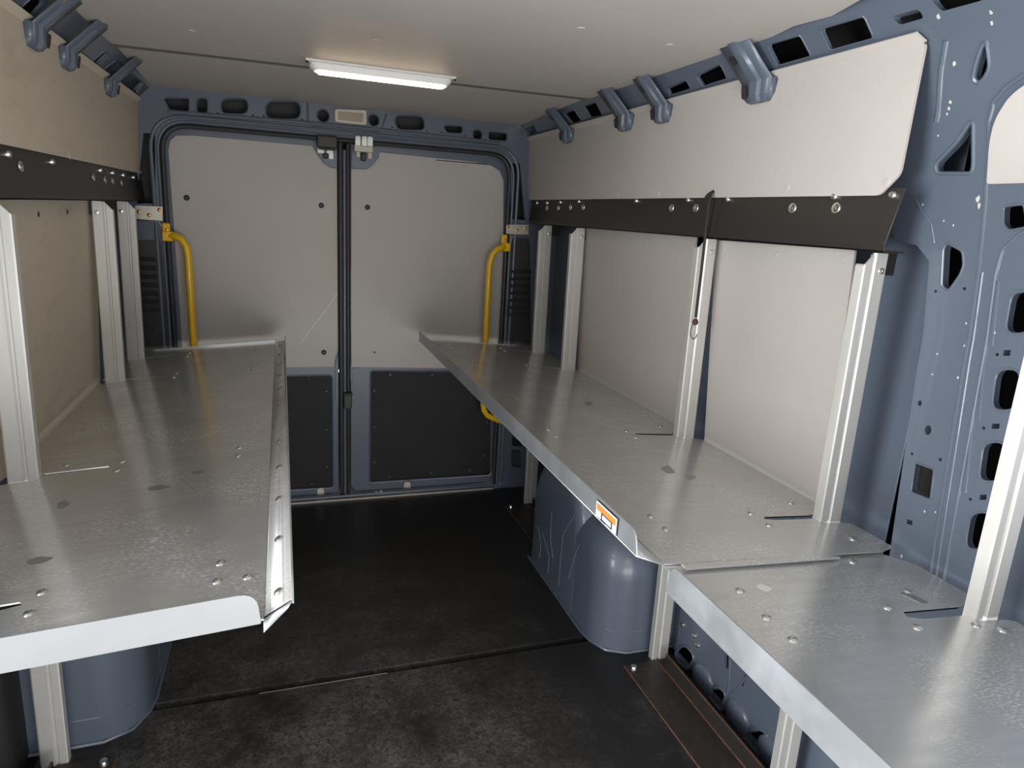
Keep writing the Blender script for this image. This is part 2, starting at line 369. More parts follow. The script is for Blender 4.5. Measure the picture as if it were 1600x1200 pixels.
# front right pillar with its stamped openings
RX = PR.L([(1407,378), (1432,383), (1452,408), (1433,575), (1390,866)])
zb = .30
outl = [(.15, zb), (RX[-1][0]-.005, zb)] + [RX[4], RX[3], RX[2], RX[1], RX[0]] + [(RX[0][0]+.02, RX[0][1]+.01), (1.235, 1.60), (1.235, 1.862), (yb, 1.875), (yb, 1.988), (.15, 1.988)]
def bez(pts): return pts
holes = [
 rnd(PR.L([(1541,62),(1533,74),(1524,102),(1520,122),(1528,131),(1537,124),(1547,106),(1545,84)]), .012),
 rnd(PR.L([(1517,189),(1495,222),(1462,256),(1464,271),(1518,271),(1521,258),(1521,194)]), .012),
 rnd(PR.L([(1480,379),(1504,392),(1506,414),(1500,430),(1482,455),(1471,447),(1474,388)]), .008),
 ell(*PR.uv(1462,455), .0035, .0035, 8), ell(*PR.uv(1507,451), .004, .0035, 8),
 rnd(PR.L([(1567,322),(1600,318),(1606,355),(1575,361),(1566,350)]), .008),
 rnd(PR.L([(1580,455),(1618,455),(1610,522),(1568,522)]), .03),
 rnd(PR.L([(1556,576),(1596,576),(1590,642),(1547,642)]), .03),
 rnd(PR.L([(1536,690),(1574,690),(1568,753),(1527,753)]), .03),
 rnd(PR.L([(1516,800),(1552,800),(1546,859),(1506,859)]), .03),
 PR.L([(1550,662),(1562,662),(1561,670),(1549,670)]), PR.L([(1531,773),(1542,773),(1541,781),(1530,781)]), PR.L([(1568,547),(1579,547),(1578,556),(1567,556)]),
 ell(*PR.uv(1537,669), .0035, .0035, 8), ell(*PR.uv(1516,780), .0035, .0035, 8), ell(*PR.uv(1558,554), .0035, .0035, 8),
 rnd(PR.L([(1429,722),(1460,733),(1454,782),(1422,769)]), .008),
 ell(*PR.uv(1450,672), .008, .011, 12), ell(*PR.uv(1437,630), .005, .0065, 10), ell(*PR.uv(1425,709), .0035, .0035, 8), ell(*PR.uv(1469,718), .004, .004, 8),
 PR.L([(1417,811),(1426,814),(1425,821),(1416,818)]),
 rnd(PR.L([(1392,26),(1435,14),(1444,28),(1406,39)]), .008),
 rnd(PR.L([(1452,-4),(1540,-26),(1537,0),(1471,18)]), .008),
]
b = MB().sheet([outl]+holes, PR.f, .02, cuts=CUTS+(.7, 1.0))
for p0, p1 in zip(RX[::-1], RX[::-1][1:]): b.add([PR.f(*p0), PR.f(*p1), PR.f(*p1, .05), PR.f(*p0, .05)], [(0,1,2,3)])
for i in (0, 1, 2, 5, 6, 7, 8, 9, 16): b.tube([PR.f(*p, .001) for p in holes[i]], .0045 if i < 2 else .003, 6, True)
def ridge(pts, r, off=.001):
    q = PR.L(pts); out = []
    for i in range(len(q)-1):
        for k in range(4):
            t = k/4; out.append(PR.f(q[i][0]*(1-t)+q[i+1][0]*t, q[i][1]*(1-t)+q[i+1][1]*t, off))
    out.append(PR.f(*q[-1], off)); b.tube(out, r, 8)
ridge([(1640,108),(1600,117),(1572,136),(1552,160),(1545,190),(1546,217),(1542,280),(1530,422),(1508,562),(1453,896)], .0048)
ridge([(1536,425),(1516,560),(1463,900)], .0035)
ridge([(1620,352),(1592,366),(1567,390),(1556,430),(1537,562),(1473,912)], .004)
ridge([(1430,310),(1440,330),(1455,350),(1460,380)], .0025)
ridge([(1478,62),(1470,110),(1463,190)], .007, .0035)
b.build('pillar_panel', paint, wr, smooth=22)
# flat plane pressed forward below the stamped pockets + right-hand pockets
b = MB()
for pts in ([(1560,440),(1550,540)], [(1538,560),(1530,655)], [(1518,675),(1508,770)]):
    q = PR.L(pts); b.tube([PR.f(*q[0], .001), PR.f(*q[1], .001)], .0035, 6)
b.build('pressed_rib', paint, wr)
# bright paint chips on the pillar edge
chipm = mat('chipped_paint', (.50, .50, .46), .6)
b = MB()
for px, py, r in [(1491,100,4),(1485,160,3),(1483,170,3),(1480,178,2.4),(1529,310,5),(1530,322,4),(1466,212,2.4),(1510,505,2.2),(1507,540,2),(1497,590,2.4),(1465,553,2),(1457,585,2),(1462,800,2.2),(1445,799,2.4),(1409,869,3),(1550,36,3),(1549,20,3),(1467,26,4),(1442,320,2),(1475,345,2),(1490,352,2),(1555,520,2)]:
    u, v = PR.uv(px, py); a = r*.0011
    b.sheet([[(u+a*random.uniform(.5, 1.1)*math.cos(k*.785), v+a*random.uniform(.6, 1.5)*math.sin(k*.785)) for k in range(8)]], PR.f, .0004, w0=-.0008)
b.build('paint_chips', chipm, wr)
# black block drawing the shade of the door gap at the front end of the pillar, beyond the last upright
MB().box(1.305, .15, .0, 1.46, .72, .86).build('gap_shade_block', blackplastic, wr, bevel=.01)

# sill below the right shelf
PS = Plane((1.325, 0, 0), (0, -1, 0), (0, 0, 1))
hs = [rnd(PS.L(h), .02) for h in ([(1054,1022),(1065,1008),(1076,1011),(1086,1027),(1076,1046),(1065,1040)], [(1100,1077),(1126,1074),(1135,1085),(1129,1113),(1115,1098)], [(1158,1144),(1190,1139),(1202,1150),(1196,1188),(1177,1168)])]
hs.append(rnd(PS.L([(1132,1021),(1138,1025),(1138,1046),(1132,1042)]), .004)); hs.append(rnd(PS.L([(1164,1052),(1167,1055),(1161,1073),(1158,1070)]), .002))
b = MB().sheet([rect(-1.95, 0, -.15, .62)]+hs, PS.f, -.01)
for h in hs[:3]: b.tube([PS.f(*p, 0) for p in h], .006, 6, True)
for (px, py) in [(1098,1062), (1152,1122), (1205,1180)]:
    c = V(PS.f(*PS.uv(px, py))); n = 14
    vs = [c+V((-.035*math.cos(a)*0 - .018*math.sin(e), .06*math.cos(e)*math.cos(a), .055*math.cos(e)*math.sin(a)-.0)) for e in [k*math.pi/2/6 for k in range(7)] for a in [j*2*math.pi/n for j in range(n)]]
    b.add(vs, [(i*n+j, i*n+(j+1) % n, (i+1)*n+(j+1) % n, (i+1)*n+j) for i in range(6) for j in range(n)])
ps = [PS.f(*PS.uv(1141,1030)), PS.f(*PS.uv(1140,1075)), PS.f(*PS.uv(1127,1105))]; b.tube(ps, .005, 8)
ps = [PS.f(*PS.uv(1172,1050)), PS.f(*PS.uv(1150,1080)), PS.f(*PS.uv(1137,1088))]; b.tube(ps, .004, 8)
b.build('sill_panel', paint, wr, smooth=60)
b = MB()
for px, py in [(1067,976), (1090,1008), (1085,993)]:
    b.lathe(PS.f(*PS.uv(px, py)), (-1, 0, 0), [(.009, 0), (.008, .006), (.004, .007)], 10)
b.build('sill_stud', boltm, wr)
# left sill, plain
MB().box(-.70, 1.0, 0, -.685, 1.95, .62).build('sill_panel', blackplastic, wl)

# ------------------------------------------------------------ wheel arches
def wheel_arch(side, label):
    mir = (lambda x: x) if side > 0 else mx_
    b = MB()
    def body(prof, x_in, fillet, n=7):
        """outline in (y, z), lofted from the wall to a rounded inner face"""
        cyy = sum(p[0] for p in prof)/len(prof); rows = []
        steps = [(1.38, 0)] + [(x_in+fillet*(1-math.sin(a)), fillet*(1-math.cos(a))) for a in [k*math.pi/2/n for k in range(n+1)]]
        N = len(prof)
        for x, ins in steps:
            r = []
            for i, (y, z) in enumerate(prof):
                a = V(prof[max(i-1, 0)]); c = V(prof[min(i+1, N-1)]); t = (c-a).normalized(); nr = V((-t.y, t.x))
                q = V((y, z))+nr*ins
                r.append((mir(x), q.x, max(q.y, 0)))
            rows.append(r)
        vs = [p for r in rows for p in r]; fs = [(i*N+j, i*N+j+1, (i+1)*N+j+1, (i+1)*N+j) for i in range(len(rows)-1) for j in range(N-1)]
        fs.append(tuple(range((len(rows)-1)*N, len(rows)*N)))
        b.add(vs, fs)
    def arc(cy_, cz, rx, rz, a0, a1, n): return [(cy_+rx*math.cos(math.radians(a0+(a1-a0)*k/n)), cz+rz*math.sin(math.radians(a0+(a1-a0)*k/n))) for k in range(n+1)]
    # big tyre hump, rear shoulder to front shoulder
    hump = [(2.60, 0), (2.60, .22)] + arc(2.36, .28, .24, .27, 5, 90, 9) + arc(2.24, .22, .18, .33, 90, 176, 12) + [(2.056, .15), (2.054, 0)]
    body(hump, 1.035, .06)
    # lower box at the front of the hump
    box = [(2.45, 0), (2.45, .30), (2.40, .445)] + arc(2.03, .265, .185, .19, 88, 178, 10) + [(1.842, .10), (1.838, 0)]
    body(box, 1.037, .13, 10)
    o = b.build('wheel_arch', paint, None, smooth=55)
    # scuff lines
    s = MB()
    if side > 0:
        PA = Plane((1.0335, 0, 0), (0, -1, 0), (0, 0, 1))
        for pts in ([(847,830),(858,870),(856,895)], [(862,800),(860,840),(864,872)], [(897,806),(880,835),(876,870),(873,915)], [(905,850),(896,875),(888,905)], [(841,822),(845,850),(843,872)]):
            s.tube([PA.f(*PA.uv(*p), .0) for p in pts], .0008, 4)
        s.build('scuff_mark', mat('paint_scuff', (.22, .26, .32), .6), o)
    # folded base seam
    e = MB(); e.tube([(mir(1.032), 2.58, .004), (mir(1.032), 2.0, .004), (mir(1.042), 1.935, .004), (mir(1.075), 1.87, .004), (mir(1.14), 1.838, .004), (mir(1.33), 1.834, .004)], .006, 6)
    e.tube([(mir(1.0365), 1.985, .085), (mir(1.047), 1.93, .083), (mir(1.08), 1.872, .082), (mir(1.15), 1.843, .082), (mir(1.33), 1.841, .082)], .0025, 6)
    e.build('base_seam', paint, o)
    return tag(o, label, 'wheel arch', 'wheel arches')
wheel_arch(1, 'blue painted wheel arch under the right shelf')
wheel_arch(-1, 'dark blue wheel arch in shadow under the left shelf')

# ------------------------------------------------------------ rear wall, header and doors
YR = 3.375
PB = Plane((0, YR, 0), (1, 0, 0), (0, 0, 1))       # normal points to the camera (-y)
opening = rnd(rect(-.492, -.02, 1.118, 1.812), [.02, .02, .13, .13], 8)
hh = [rnd(PB.L(h), r) for h, r in [
 ([(255,153),(296,153),(296,176),(266,175)], .012), ([(307,153),(325,153),(325,179),(307,178)], .04), ([(345,154),(388,154),(388,179),(345,178)], .05), ([(415,158),(470,158),(470,187),(415,186)], .05),
 ([(616,180),(662,181),(665,204),(619,203)], .035), ([(692,195),(724,197),(722,209),(697,208)], .02), ([(738,202),(754,203),(753,219),(739,219)], .03), ([(763,205),(793,208),(792,221),(763,219)], .012)]]
hh += [ell(*PB.uv(505,181), .028, .029, 16), ell(*PB.uv(584,188), .026, .027, 16)]
hh += [PB.L([(224,208),(242,208),(243,318),(213,318)]), PB.L([(798,255),(812,255),(821,344),(798,342)])]
hh += [rnd(PB.L([(799,701),(815,704),(815,731),(799,729)]), .02), rnd(PB.L([(800,681),(816,692),(817,698),(800,697)]), .01)]
for h in [ell(*PB.uv(*p), .004, .004, 8) for p in [(305,176),(340,177),(395,180),(412,181),(472,187),(613,199),(667,205),(690,207),(727,212),(757,218),(789,232)]]: hh.append(h)
b = MB().sheet([rect(-.752, -.02, 1.386, 2.03), opening]+hh, PB.f, -.03)
for h in hh[:10]: b.tube([PB.f(*p, .0) for p in h], .0035, 6, True)
# pressed steps of the centre part of the header and the outer edge of the opening
q = PB.L([(480,150),(481,190),(490,199),(594,208),(604,178)])
b.tube([PB.f(*p, .0) for p in q], .005, 8)
op2 = rnd(rect(-.524, .02, 1.148, 1.838), [.02, .02, .15, .15], 8)
b.tube([PB.f(*p, .002) for p in op2], .008, 8, True)
b.tube([PB.f(*p, .002) for p in rnd(rect(-.498, -.0, 1.124, 1.820), [.02, .02, .14, .14], 8)], .006, 8, True)
q = [(-.45, 1.852), (.05, 1.860), (.35, 1.863), (.9, 1.857), (1.04, 1.852)]; b.tube([PB.f(*p, .0) for p in q], .009, 8)
wb = struct(b.build('wall_rear', paint))
g = MB().tube([PB.f(*p, -.012) for p in rnd(rect(-.483, .0, 1.108, 1.803), [.02, .02, .12, .12], 8)], .012, 8, True)
g.build('door_gasket', rubber, wb)
MB().box(-.88, 3.48, -.06, 1.51, 3.50, 2.05).build('outer_skin', cavityshade, wb)
# louvred vents in the rear corners
for pts in ([(795,372),(827,372),(829,540),(792,540)], [(213,375),(252,375),(266,560),(217,560)]):
    q = PB.L(pts); b = MB().sheet([rnd(q, .02)], PB.f, .006)
    u0 = min(q[0][0], q[3][0])+.02; u1 = max(q[1][0], q[2][0])-.03
    for k in range(7):
        z = 1.235-.038*k
        b.add([PB.f(u0, z, .006), PB.f(u1, z, .006), PB.f(u1, z-.018, .016), PB.f(u0, z-.018, .016), PB.f(u1, z-.020, .006), PB.f(u0, z-.020, .006)], [(0,1,2,3), (3,2,4,5), (0,3,5), (1,4,2)])
    b.build('corner_vent', blackplastic, wb)
# dim rear lamp in the header
lamp = empty('dome_lamp'); lamp.location = PB.f(*PB.uv(547,183))
lp = lamp.location.copy()
q = [(p[0]-lp.x, p[1]-lp.z) for p in PB.L([(523,171),(572,173),(572,196),(523,191)])]
PL0 = Plane((0, 0, 0), (1, 0, 0), (0, 0, 1))
MB().sheet([rnd(q, .012)], PL0.f, .016).build('housing', creamplastic, lamp, bevel=.003)
q = [(p[0]-lp.x, p[1]-lp.z) for p in PB.L([(528,175),(567,178),(567,192),(528,188)])]
MB().sheet([rnd(q, .006)], PL0.f, .006, w0=.015).build('lens', lensm, lamp, bevel=.002)
tag(lamp, 'small unlit cream dome lamp on the header above the rear doors', 'lamp')

YD = 3.425
PD = Plane((0, YD, 0), (1, 0, 0), (0, 0, 1))
def screws(root, pts, m, r=.009, P=PD, off=.008, name='screw'):
    for p in pts:
        MB().lathe(P.f(*P.uv(*p), off), P.N, [(r, 0), (r*.95, .003), (r*.55, .0055), (r*.5, .004)], 12).build(name, m, root)
# left leaf
PH = Plane((0, 3.362, 0), (1, 0, 0), (0, 0, 1))
low = rnd(PD.L([(440,585),(519,586),(521,762),(440,771)]), .02)
low = rnd([(-.40, PD.uv(519,586)[1]), PD.uv(519,586), PD.uv(521,762), (-.40, .062)], .02)
d1 = MB().sheet([rnd(rect(-.485, .012, .259, 1.808), [.08, .05, .01, .11]), low], PD.f, -.045, rim=.005).build('door_1', paint); struct(d1)
MB().sheet([rect(-.42, .04, .25, .72)], PD.f, -.004, w0=-.012).build('lower_board', doorboard, d1)
ul = rnd(PD.L([(263,206),(488,228),(493,238),(505,255),(516,262),(527,264),(531,540),(523,558),(521,573)])+[(-.445, .712)], .02)
ul = [PD.uv(300,211.5), PD.uv(488,228), PD.uv(493,238), PD.uv(505,255), PD.uv(516,262), PD.uv(527,264), PD.uv(531,542), PD.uv(523,557), PD.uv(522,573), (-.455, .712), PD.uv(263,235), PD.uv(266,220), PD.uv(275,212)]
MB().sheet([ul], PD.f, .006).build('upper_board', lining, d1, bevel=.0015)
screws(d1, [(292,309), (502,321), (506,550)], blackplastic, .013, off=.006)
doorscrew = mat('grey_plastic_rivet', (.06, .06, .06), .3)
screws(d1, [(483,588), (510,612), (510,672), (511,730), (487,757)], doorscrew, .009, off=-.008)
MB().sheet([rnd(PD.L([(486,200),(527,212),(527,263),(516,261),(506,254),(494,237)]), .01)], PD.f, .012, w0=.002).build('hinge_plate', paint, d1, bevel=.002)
b = MB()
for px, py, sx, sz in [(501,236,.016,.012), (515,237,.016,.012), (517,244,.012,.016)]: c = V(PD.f(*PD.uv(px,py), .018)); b.obox(c, (sx,0,0), (0,.006,0), (0,0,sz))
b.build('latch', hingewhite, d1, bevel=.004)
b = MB(); c = V(PH.f(*PH.uv(511,222))); b.obox(c, (.045,0,0), (0,.018,0), (0,0,.026)); b.obox(c+V((0,-.012,-.03)), (.038,0,0), (0,.008,0), (0,0,.006))
c = V(PD.f(*PD.uv(508,244), .02)); b.obox(c, (.012,0,0), (0,.008,0), (0,0,.012)); b.build('latch_cover', blackplastic, d1, bevel=.005)
b = MB(); q = PD.L([(528,553),(524,568),(524,630),(532,640),(536,600)]); b.sheet([rnd(q, .015)], PD.f, .012, w0=.001)
b.build('striker_bulge', paint, d1, bevel=.004)
c = V(PD.f(*PD.uv(531,578), .016)); MB().obox(c, (.012,0,0), (0,.006,0), (0,0,.010)).build('striker', boltm, d1, bevel=.003)
c = V(PD.f(*PD.uv(501,771), .006)); MB().sheet([rnd(rect(c.x-.017, c.z-.028, c.x+.017, c.z+.032), .016)], PD.f, .004, w0=.002).build('lower_latch', zinc, d1, bevel=.001)
sm = MB(); q = [PD.uv(*p) for p in [(470,536),(484,515),(492,506),(505,490),(516,474),(524,462),(529,456)]]
for a_, c_ in zip(q, q[1:]): sm.sheet([[(a_[0], a_[1]-.003), (c_[0], c_[1]-.003), (c_[0], c_[1]+.004), (a_[0], a_[1]+.004)]], PD.f, .0004, w0=.0061)
sm.build('scratch', mat('pale_scratch', (.62, .59, .55), .6), d1)
# rubber edge seals between the leaves
b = MB().tube([(.272, 3.412, .015), (.270, 3.412, 1.79)], .016, 10); b.build('edge_seal', rubber, d1)
# right leaf
low2 = rnd(PD.L([(579,579),(768,581),(767,742),(577,754)]), .02)
d2 = MB().sheet([rnd(rect(.318, .012, 1.112, 1.808), [.08, .08, .11, .01]), low2], PD.f, -.045, rim=.005).build('door_2', paint); struct(d2)
MB().sheet([rect(.37, .04, 1.099, .72)], PD.f, -.004, w0=-.012).build('lower_board', doorboard, d2)
ur = PD.L([(549,264),(572,265),(581,260),(592,246),(592,238),(740,253),(766,258),(780,267),(786,282),(786,576),(549,573)])
MB().sheet([rnd(ur, .008)], PD.f, .006).build('upper_board', lining, d2, bevel=.0015)
screws(d2, [(574,324)], blackplastic, .013, off=.006); screws(d2, [(585,550)], blackplastic, .005, off=.006)
screws(d2, [(610,586), (676,586), (585,611), (585,668), (585,723), (609,746), (674,740), (735,736), (758,713), (762,660)], doorscrew, .010, off=-.008)
MB().sheet([rnd(PD.L([(549,225),(592,230),(592,246),(581,260),(572,264),(549,263)]), .01)], PD.f, .012, w0=.002).build('hinge_plate', paint, d2, bevel=.002)
b = MB()
for k, px in enumerate((559, 569, 578)):
    c = V(PH.f(*PH.uv(px, 222+k*.4))); b.obox(c, (.013,0,0), (0,.010,0), (0,0,.018))
    b.tube([c+V((-.012,-.006,.020)), c+V((.012,-.006,.020))], .008, 10)
b.build('latch', hingewhite, d2, bevel=.003)
b = MB(); c = V(PH.f(*PH.uv(568,233))); b.obox(c, (.043,0,0), (0,.012,0), (0,0,.013)); b.obox(c+V((0,.03,0)), (.03,0,0), (0,.03,0), (0,0,.008))
for px, py in ((559,240), (577,243)): b.obox(V(PD.f(*PD.uv(px,py), .018)), (.010,0,0), (0,.006,0), (0,0,.018))
b.build('latch_base', creamplastic, d2, bevel=.003)
c = V(PD.f(*PD.uv(567,246), .026)); MB().obox(c, (.012,0,0), (0,.01,0), (0,0,.018)).build('latch_cover', blackplastic, d2, bevel=.005)
b = MB().tube([(.307, 3.412, .015), (.305, 3.412, 1.79)], .013, 10); b.build('edge_seal', rubber, d2)
lockrod = MB().tube([(.288, 3.402, .02), (.288, 3.402, 1.76)], .008, 10).build('lock_rod', paint, d2)
c = V(PD.f(*PD.uv(542,612), .04)); b = MB(); b.obox(c, (.024,0,0), (0,.02,0), (0,0,.006)); b.obox(c+V((0,.0,-.04)), (.020,0,0), (0,.018,0), (0,0,.036)); b.build('rod_guide', blackplastic, d2, bevel=.004)
b = MB().sheet([rnd(PD.L([(542,570),(549,567),(549,592),(543,594)]), .008)], PD.f, .016, w0=.004); b.sheet([rnd(PD.L([(549,575),(562,575),(562,602),(552,604)]), .008)], PD.f, .003, w0=.001)
b.build('lock_plate', paint, d2, bevel=.002)
c = V(PD.f(*PD.uv(636,761), .006)); MB().sheet([rnd(rect(c.x-.018, c.z-.028, c.x+.018, c.z+.032), .016)], PD.f, .004, w0=.002).build('lower_latch', zinc, d2, bevel=.001)
screws(d2, [(587,768), (595,767)], boltm, .008, off=.002)

# ------------------------------------------------------------ shelves
PITCHES = {1: 3.15, 2: 2.762, 3: 1.795, 4: 1.165, 5: .772}
UPX0, UPX1 = 1.212, 1.277
def rivet_mesh():
    return MB().lathe((0,0,0), (0,0,1), [(.0085, 0), (.0085, .0015), (.006, .0038), (.002, .0048)], 12)
_rv = rivet_mesh().build('rivet', boltm); RIVET = _rv.data; bpy.data.objects.remove(_rv)
def rivet(P, u, v, root):
    o = bpy.data.objects.new('rivet', RIVET); COL.objects.link(o); o.parent = root
    m = Matrix((P.U, P.W, P.N)).transposed().to_4x4(); m.translation = P.f(u, v, .0028); o.matrix_world = m
def sheet_plane(xa, za, xb, zb):
    """local u runs along +x (down the slope), v along +y, normal up"""
    d = V((xb-xa, 0, zb-za)); return Plane((xa, 0, za), d, (0, 1, 0))
def wall_edge(ulen, y0, y1, ys, cut):
    """edge at the wall with a notch and a long slot for each upright, chamfered corners; from y0 to y1"""
    pts = [(ulen-cut, y0), (ulen, y0+cut*.35)]
    for y, wd in sorted(ys):
        n = ulen-.078; c = y+.012
        pts += [(ulen, y-.030), (ulen-.020, y-.024), (n, y-.020), (n, c-wd*.5), (.41, c-wd*.5), (.378, c-wd*.1), (.386, c+wd*.5), (n, c+wd*.5), (n, y+.026), (ulen-.020, y+.030), (ulen, y+.036)]
    pts += [(ulen, y1-cut*1.2), (ulen-cut, y1)]
    return pts
SLOTW = {1: .008, 2: .009, 3: .013, 4: .018, 5: .025}
def pw(*k): return [(PITCHES[i], SLOTW[i]) for i in k]

# right, rear shelf
XA, ZA, XB, ZB = .682, .868, 1.285, .829
SR = sheet_plane(XA, ZA, XB, ZB); UL = (V((XB, 0, ZB))-V((XA, 0, ZA))).length
yn, yf = 1.0, 3.30
outl = [(0, yn)] + wall_edge(UL, yn, yf, pw(1, 2, 3, 4), .05) + [(0, yf)]
outl = [p for p in outl]
s = SHR = empty('shelf'); s.location = (.98, 2.1, .84)
inv = Matrix.Translation(-s.location)
def shelf_part(mb, name, m, root, **k):
    o = mb.build(name, m, None, **k); o.data.transform(Matrix.Translation(-root.location)); o.parent = root; return o
shelf_part(MB().sheet([outl], SR.f, .003), 'shelf_sheet', galv, s)
b = MB(); x1, z1 = .618, .895
n = 1
for a, c in [((XA, ZA), (x1, z1))]:
    b.add([(a[0], yn, a[1]), (c[0], yn, c[1]), (c[0], 3.17, c[1]), (a[0], 3.24, a[1])], [(0,1,2,3)])
o = shelf_part(b, 'folded_band', galv, s); m_ = o.modifiers.new('sol', 'SOLIDIFY'); m_.thickness = .003; m_.offset = 0
PLp = Plane((x1, 0, z1), (0, -1, 0), (-.0, 0, 1))     # faces -x
lo = rnd([(-3.16, 0), (-yn, 0), (-yn-.012, .047), (-3.175, .047)], [.002, .002, .035, .01])
shelf_part(MB().sheet([lo], PLp.f, -.003), 'front_lip', lipm, s, bevel=.0008)
shelf_part(MB().sheet([[(.03, 0), (UL-.09, 0), (UL-.12, .007), (.03, .009)]], lambda u, v, w_: SR.f(u, yf-w_, v), .002), 'end_lip', galv, s)
tr = Matrix.Identity(4)
class Off:
    def __init__(s_, P, o): s_.P = P; s_.U, s_.W, s_.N = P.U, P.W, P.N; s_.o = o
    def f(s_, u, v, w_=0): return s_.P.f(u, v, w_)-s_.o
def rivet_pairs(P, root, ys, us, mirror=1):
    Q = Off(P, root.location)
    for y in ys:
        for u in us:
            for dy in (-.032, .032): rivet(Q, u, y+dy+.01, root)
rivet_pairs(SR, s, [PITCHES[k] for k in (1, 2, 3, 4)], [.09, .365])
Q = Off(SR, s.location)
for y in (1.06, 1.26, 1.9): rivet(Q, .53, y, s)
# sticker with an orange field and a small pictogram box on the lip
PT = Plane(V((x1-.0035, 0, z1))-s.location, (0, -1, 0), (0, 0, 1))
PTw = Plane((x1-.0035, 0, z1), (0, -1, 0), (0, 0, 1))
st = PTw.L([(932,786), (966,808), (963,838), (930,813)])
u0, u1 = min(p[0] for p in st), max(p[0] for p in st); v0, v1 = .004, .041
k = MB().sheet([rect(u0, v0, u1, v1)], PT.f, .0006).build('sticker', stickk, s)
MB().sheet([rect(u0+.002, v0+.0015, u1-.002, v1-.0015)], PT.f, .0006, w0=.0005).build('sticker_face', stickw, k)
MB().sheet([rect(u0+.006, v0+.018, u1-.006, v1-.005)], PT.f, .0006, w0=.0009).build('orange_field', sticko, k)
b = MB(); 
for (a0, c0, a1, c1) in ((.30,.10,.34,.52), (.30,.10,.80,.16), (.30,.46,.80,.52), (.76,.10,.80,.52), (.12,.04,.5,.08)):
    b.sheet([rect(u0+(u1-u0)*a0, v0+(v1-v0)*c0, u0+(u1-u0)*a1, v0+(v1-v0)*c1)], PT.f, .0006, w0=.0013)
b.build('sticker_print', stickk, k)
tag(s, 'long galvanised shelf on the right with an orange sticker on its lip', 'shelf', 'metal shelves')

# right, front shelf, a little lower, lip folded down
XA2, ZA2, XB2, ZB2 = .682, .874, 1.285, .822
SF = sheet_plane(XA2, ZA2-.010, XB2, ZB2-.004); UL2 = (V((XB2, 0, ZB2))-V((XA2, 0, ZA2))).length
s = SHF = empty('shelf'); s.location = (.98, .7, .83)
outl = [(0, .12)] + wall_edge(UL2, .12, 1.03, pw(5), .06) + [(0, 1.03)]
shelf_part(MB().sheet([outl], SF.f, .003), 'shelf_sheet', galv, s)
PLf = Plane((XA2-.002, 0, 0), (0, -1, 0), (0, 0, 1))
lo = rnd([(-.985, .822), (-.12, .822), (-.12, .884), (-.970, .884)], [.004, .002, .002, .02])
shelf_part(MB().sheet([lo], PLf.f, -.003), 'front_lip', lipm, s, bevel=.0008)
rivet_pairs(SF, s, [PITCHES[5]], [.09, .365]); Q = Off(SF, s.location)
for y, u in ((.74, .50), (.72, .54), (.98, .45), (.90, .1), (.86, .47)): rivet(Q, u, y, s)
# joint cover between the two sheets
shelf_part(MB().sheet([[(.03, .972), (.42, .985), (.42, 1.0), (.03, .990)]], SF.f, .004, w0=.008), 'joint_strip', galv, s)
tag(s, 'nearest galvanised shelf on the right, in the bottom right corner, lip folded down', 'shelf', 'metal shelves')

# left shelf
XL, ZL, XLW, ZLW = -.041, .860, -.650, .814
SLp = Plane((XL, 0, ZL), (XLW-XL, 0, ZLW-ZL), (0, -1, 0)); ULL = (V((XLW, 0, ZLW))-V((XL, 0, ZL))).length
# here u runs down to the wall, v towards the front
s = empty('shelf'); s.location = (-.33, 2.1, .84)
yn, yf = 1.0, 3.30
def mirr(pts): return [(u, -y) for u, y in pts]
outl = mirr([(0, yn)] + [(ULL, yn)] + wall_edge(ULL, yn+.04, yf, pw(1, 2, 3, 4), .05)[1:] + [(0, yf)])
shelf_part(MB().sheet([outl], SLp.f, .003), 'shelf_sheet', galv, s)
b = MB(); b.add([(XL, yn+.012, ZL), (.004, yn+.004, .890), (.004, 3.2, .890), (XL, yf, ZL)], [(0,1,2,3)])
o = shelf_part(b, 'folded_band', galv, s); m_ = o.modifiers.new('sol', 'SOLIDIFY'); m_.thickness = .003; m_.offset = 0
PLl = Plane((.002, 0, .890), (0, 1, 0), (0, 0, 1))
lo = rnd([(yn-.006, -.004), (3.2, -.004), (3.2, .022), (yn+.035, .026)], [.004, .002, .004, .03])
shelf_part(MB().sheet([lo], PLl.f, .003), 'front_lip', lipm, s, bevel=.0008)
# upright lip on the near end with a rounded top corner, small gusset, low lip on the far end
PE = Plane((XL, yn, ZL), (XLW-XL, 0, ZLW-ZL), (0, 0, 1))
lo = rnd([(.004, -.004), (ULL+.2, -.004), (ULL+.2, .052), (.006, .052)], [.003, .002, .002, .035])
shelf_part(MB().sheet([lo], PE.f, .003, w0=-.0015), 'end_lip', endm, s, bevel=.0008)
b = MB(); b.add([(XL, yn+.010, ZL-.004), (.004, yn+.002, .889), (-.004, yn+.0, .876), (XL, yn+.0, ZL-.022)], [(0,1,2,3)])
o = shelf_part(b, 'corner_gusset', lipm, s); m_ = o.modifiers.new('sol', 'SOLIDIFY'); m_.thickness = .002
PF = Plane((XL, yf, ZL), (XLW-XL, 0, ZLW-ZL), (0, 0, 1))
shelf_part(MB().sheet([[(0, 0), (ULL-.08, 0), (ULL-.10, .010), (0, .012)]], PF.f, .002), 'end_lip', galv, s)
Q = Off(SLp, s.location); Q2 = Q
for y in (PITCHES[1], PITCHES[2], PITCHES[3], PITCHES[4]):
    for u in (.08, .36):
        for dy in (-.032, .032): rivet(Q, u, -(y+dy+.01), s)
rivet(Q, .49, -1.86, s); rivet(Q, .03, -1.14, s)
PBd = Plane((XL, 0, ZL), V((.004, 0, .890))-V((XL, 0, ZL)), (0, 1, 0))
Qb = Off(PBd, s.location)
for k in range(12): rivet(Qb, .028, 1.05+k*.19, s)
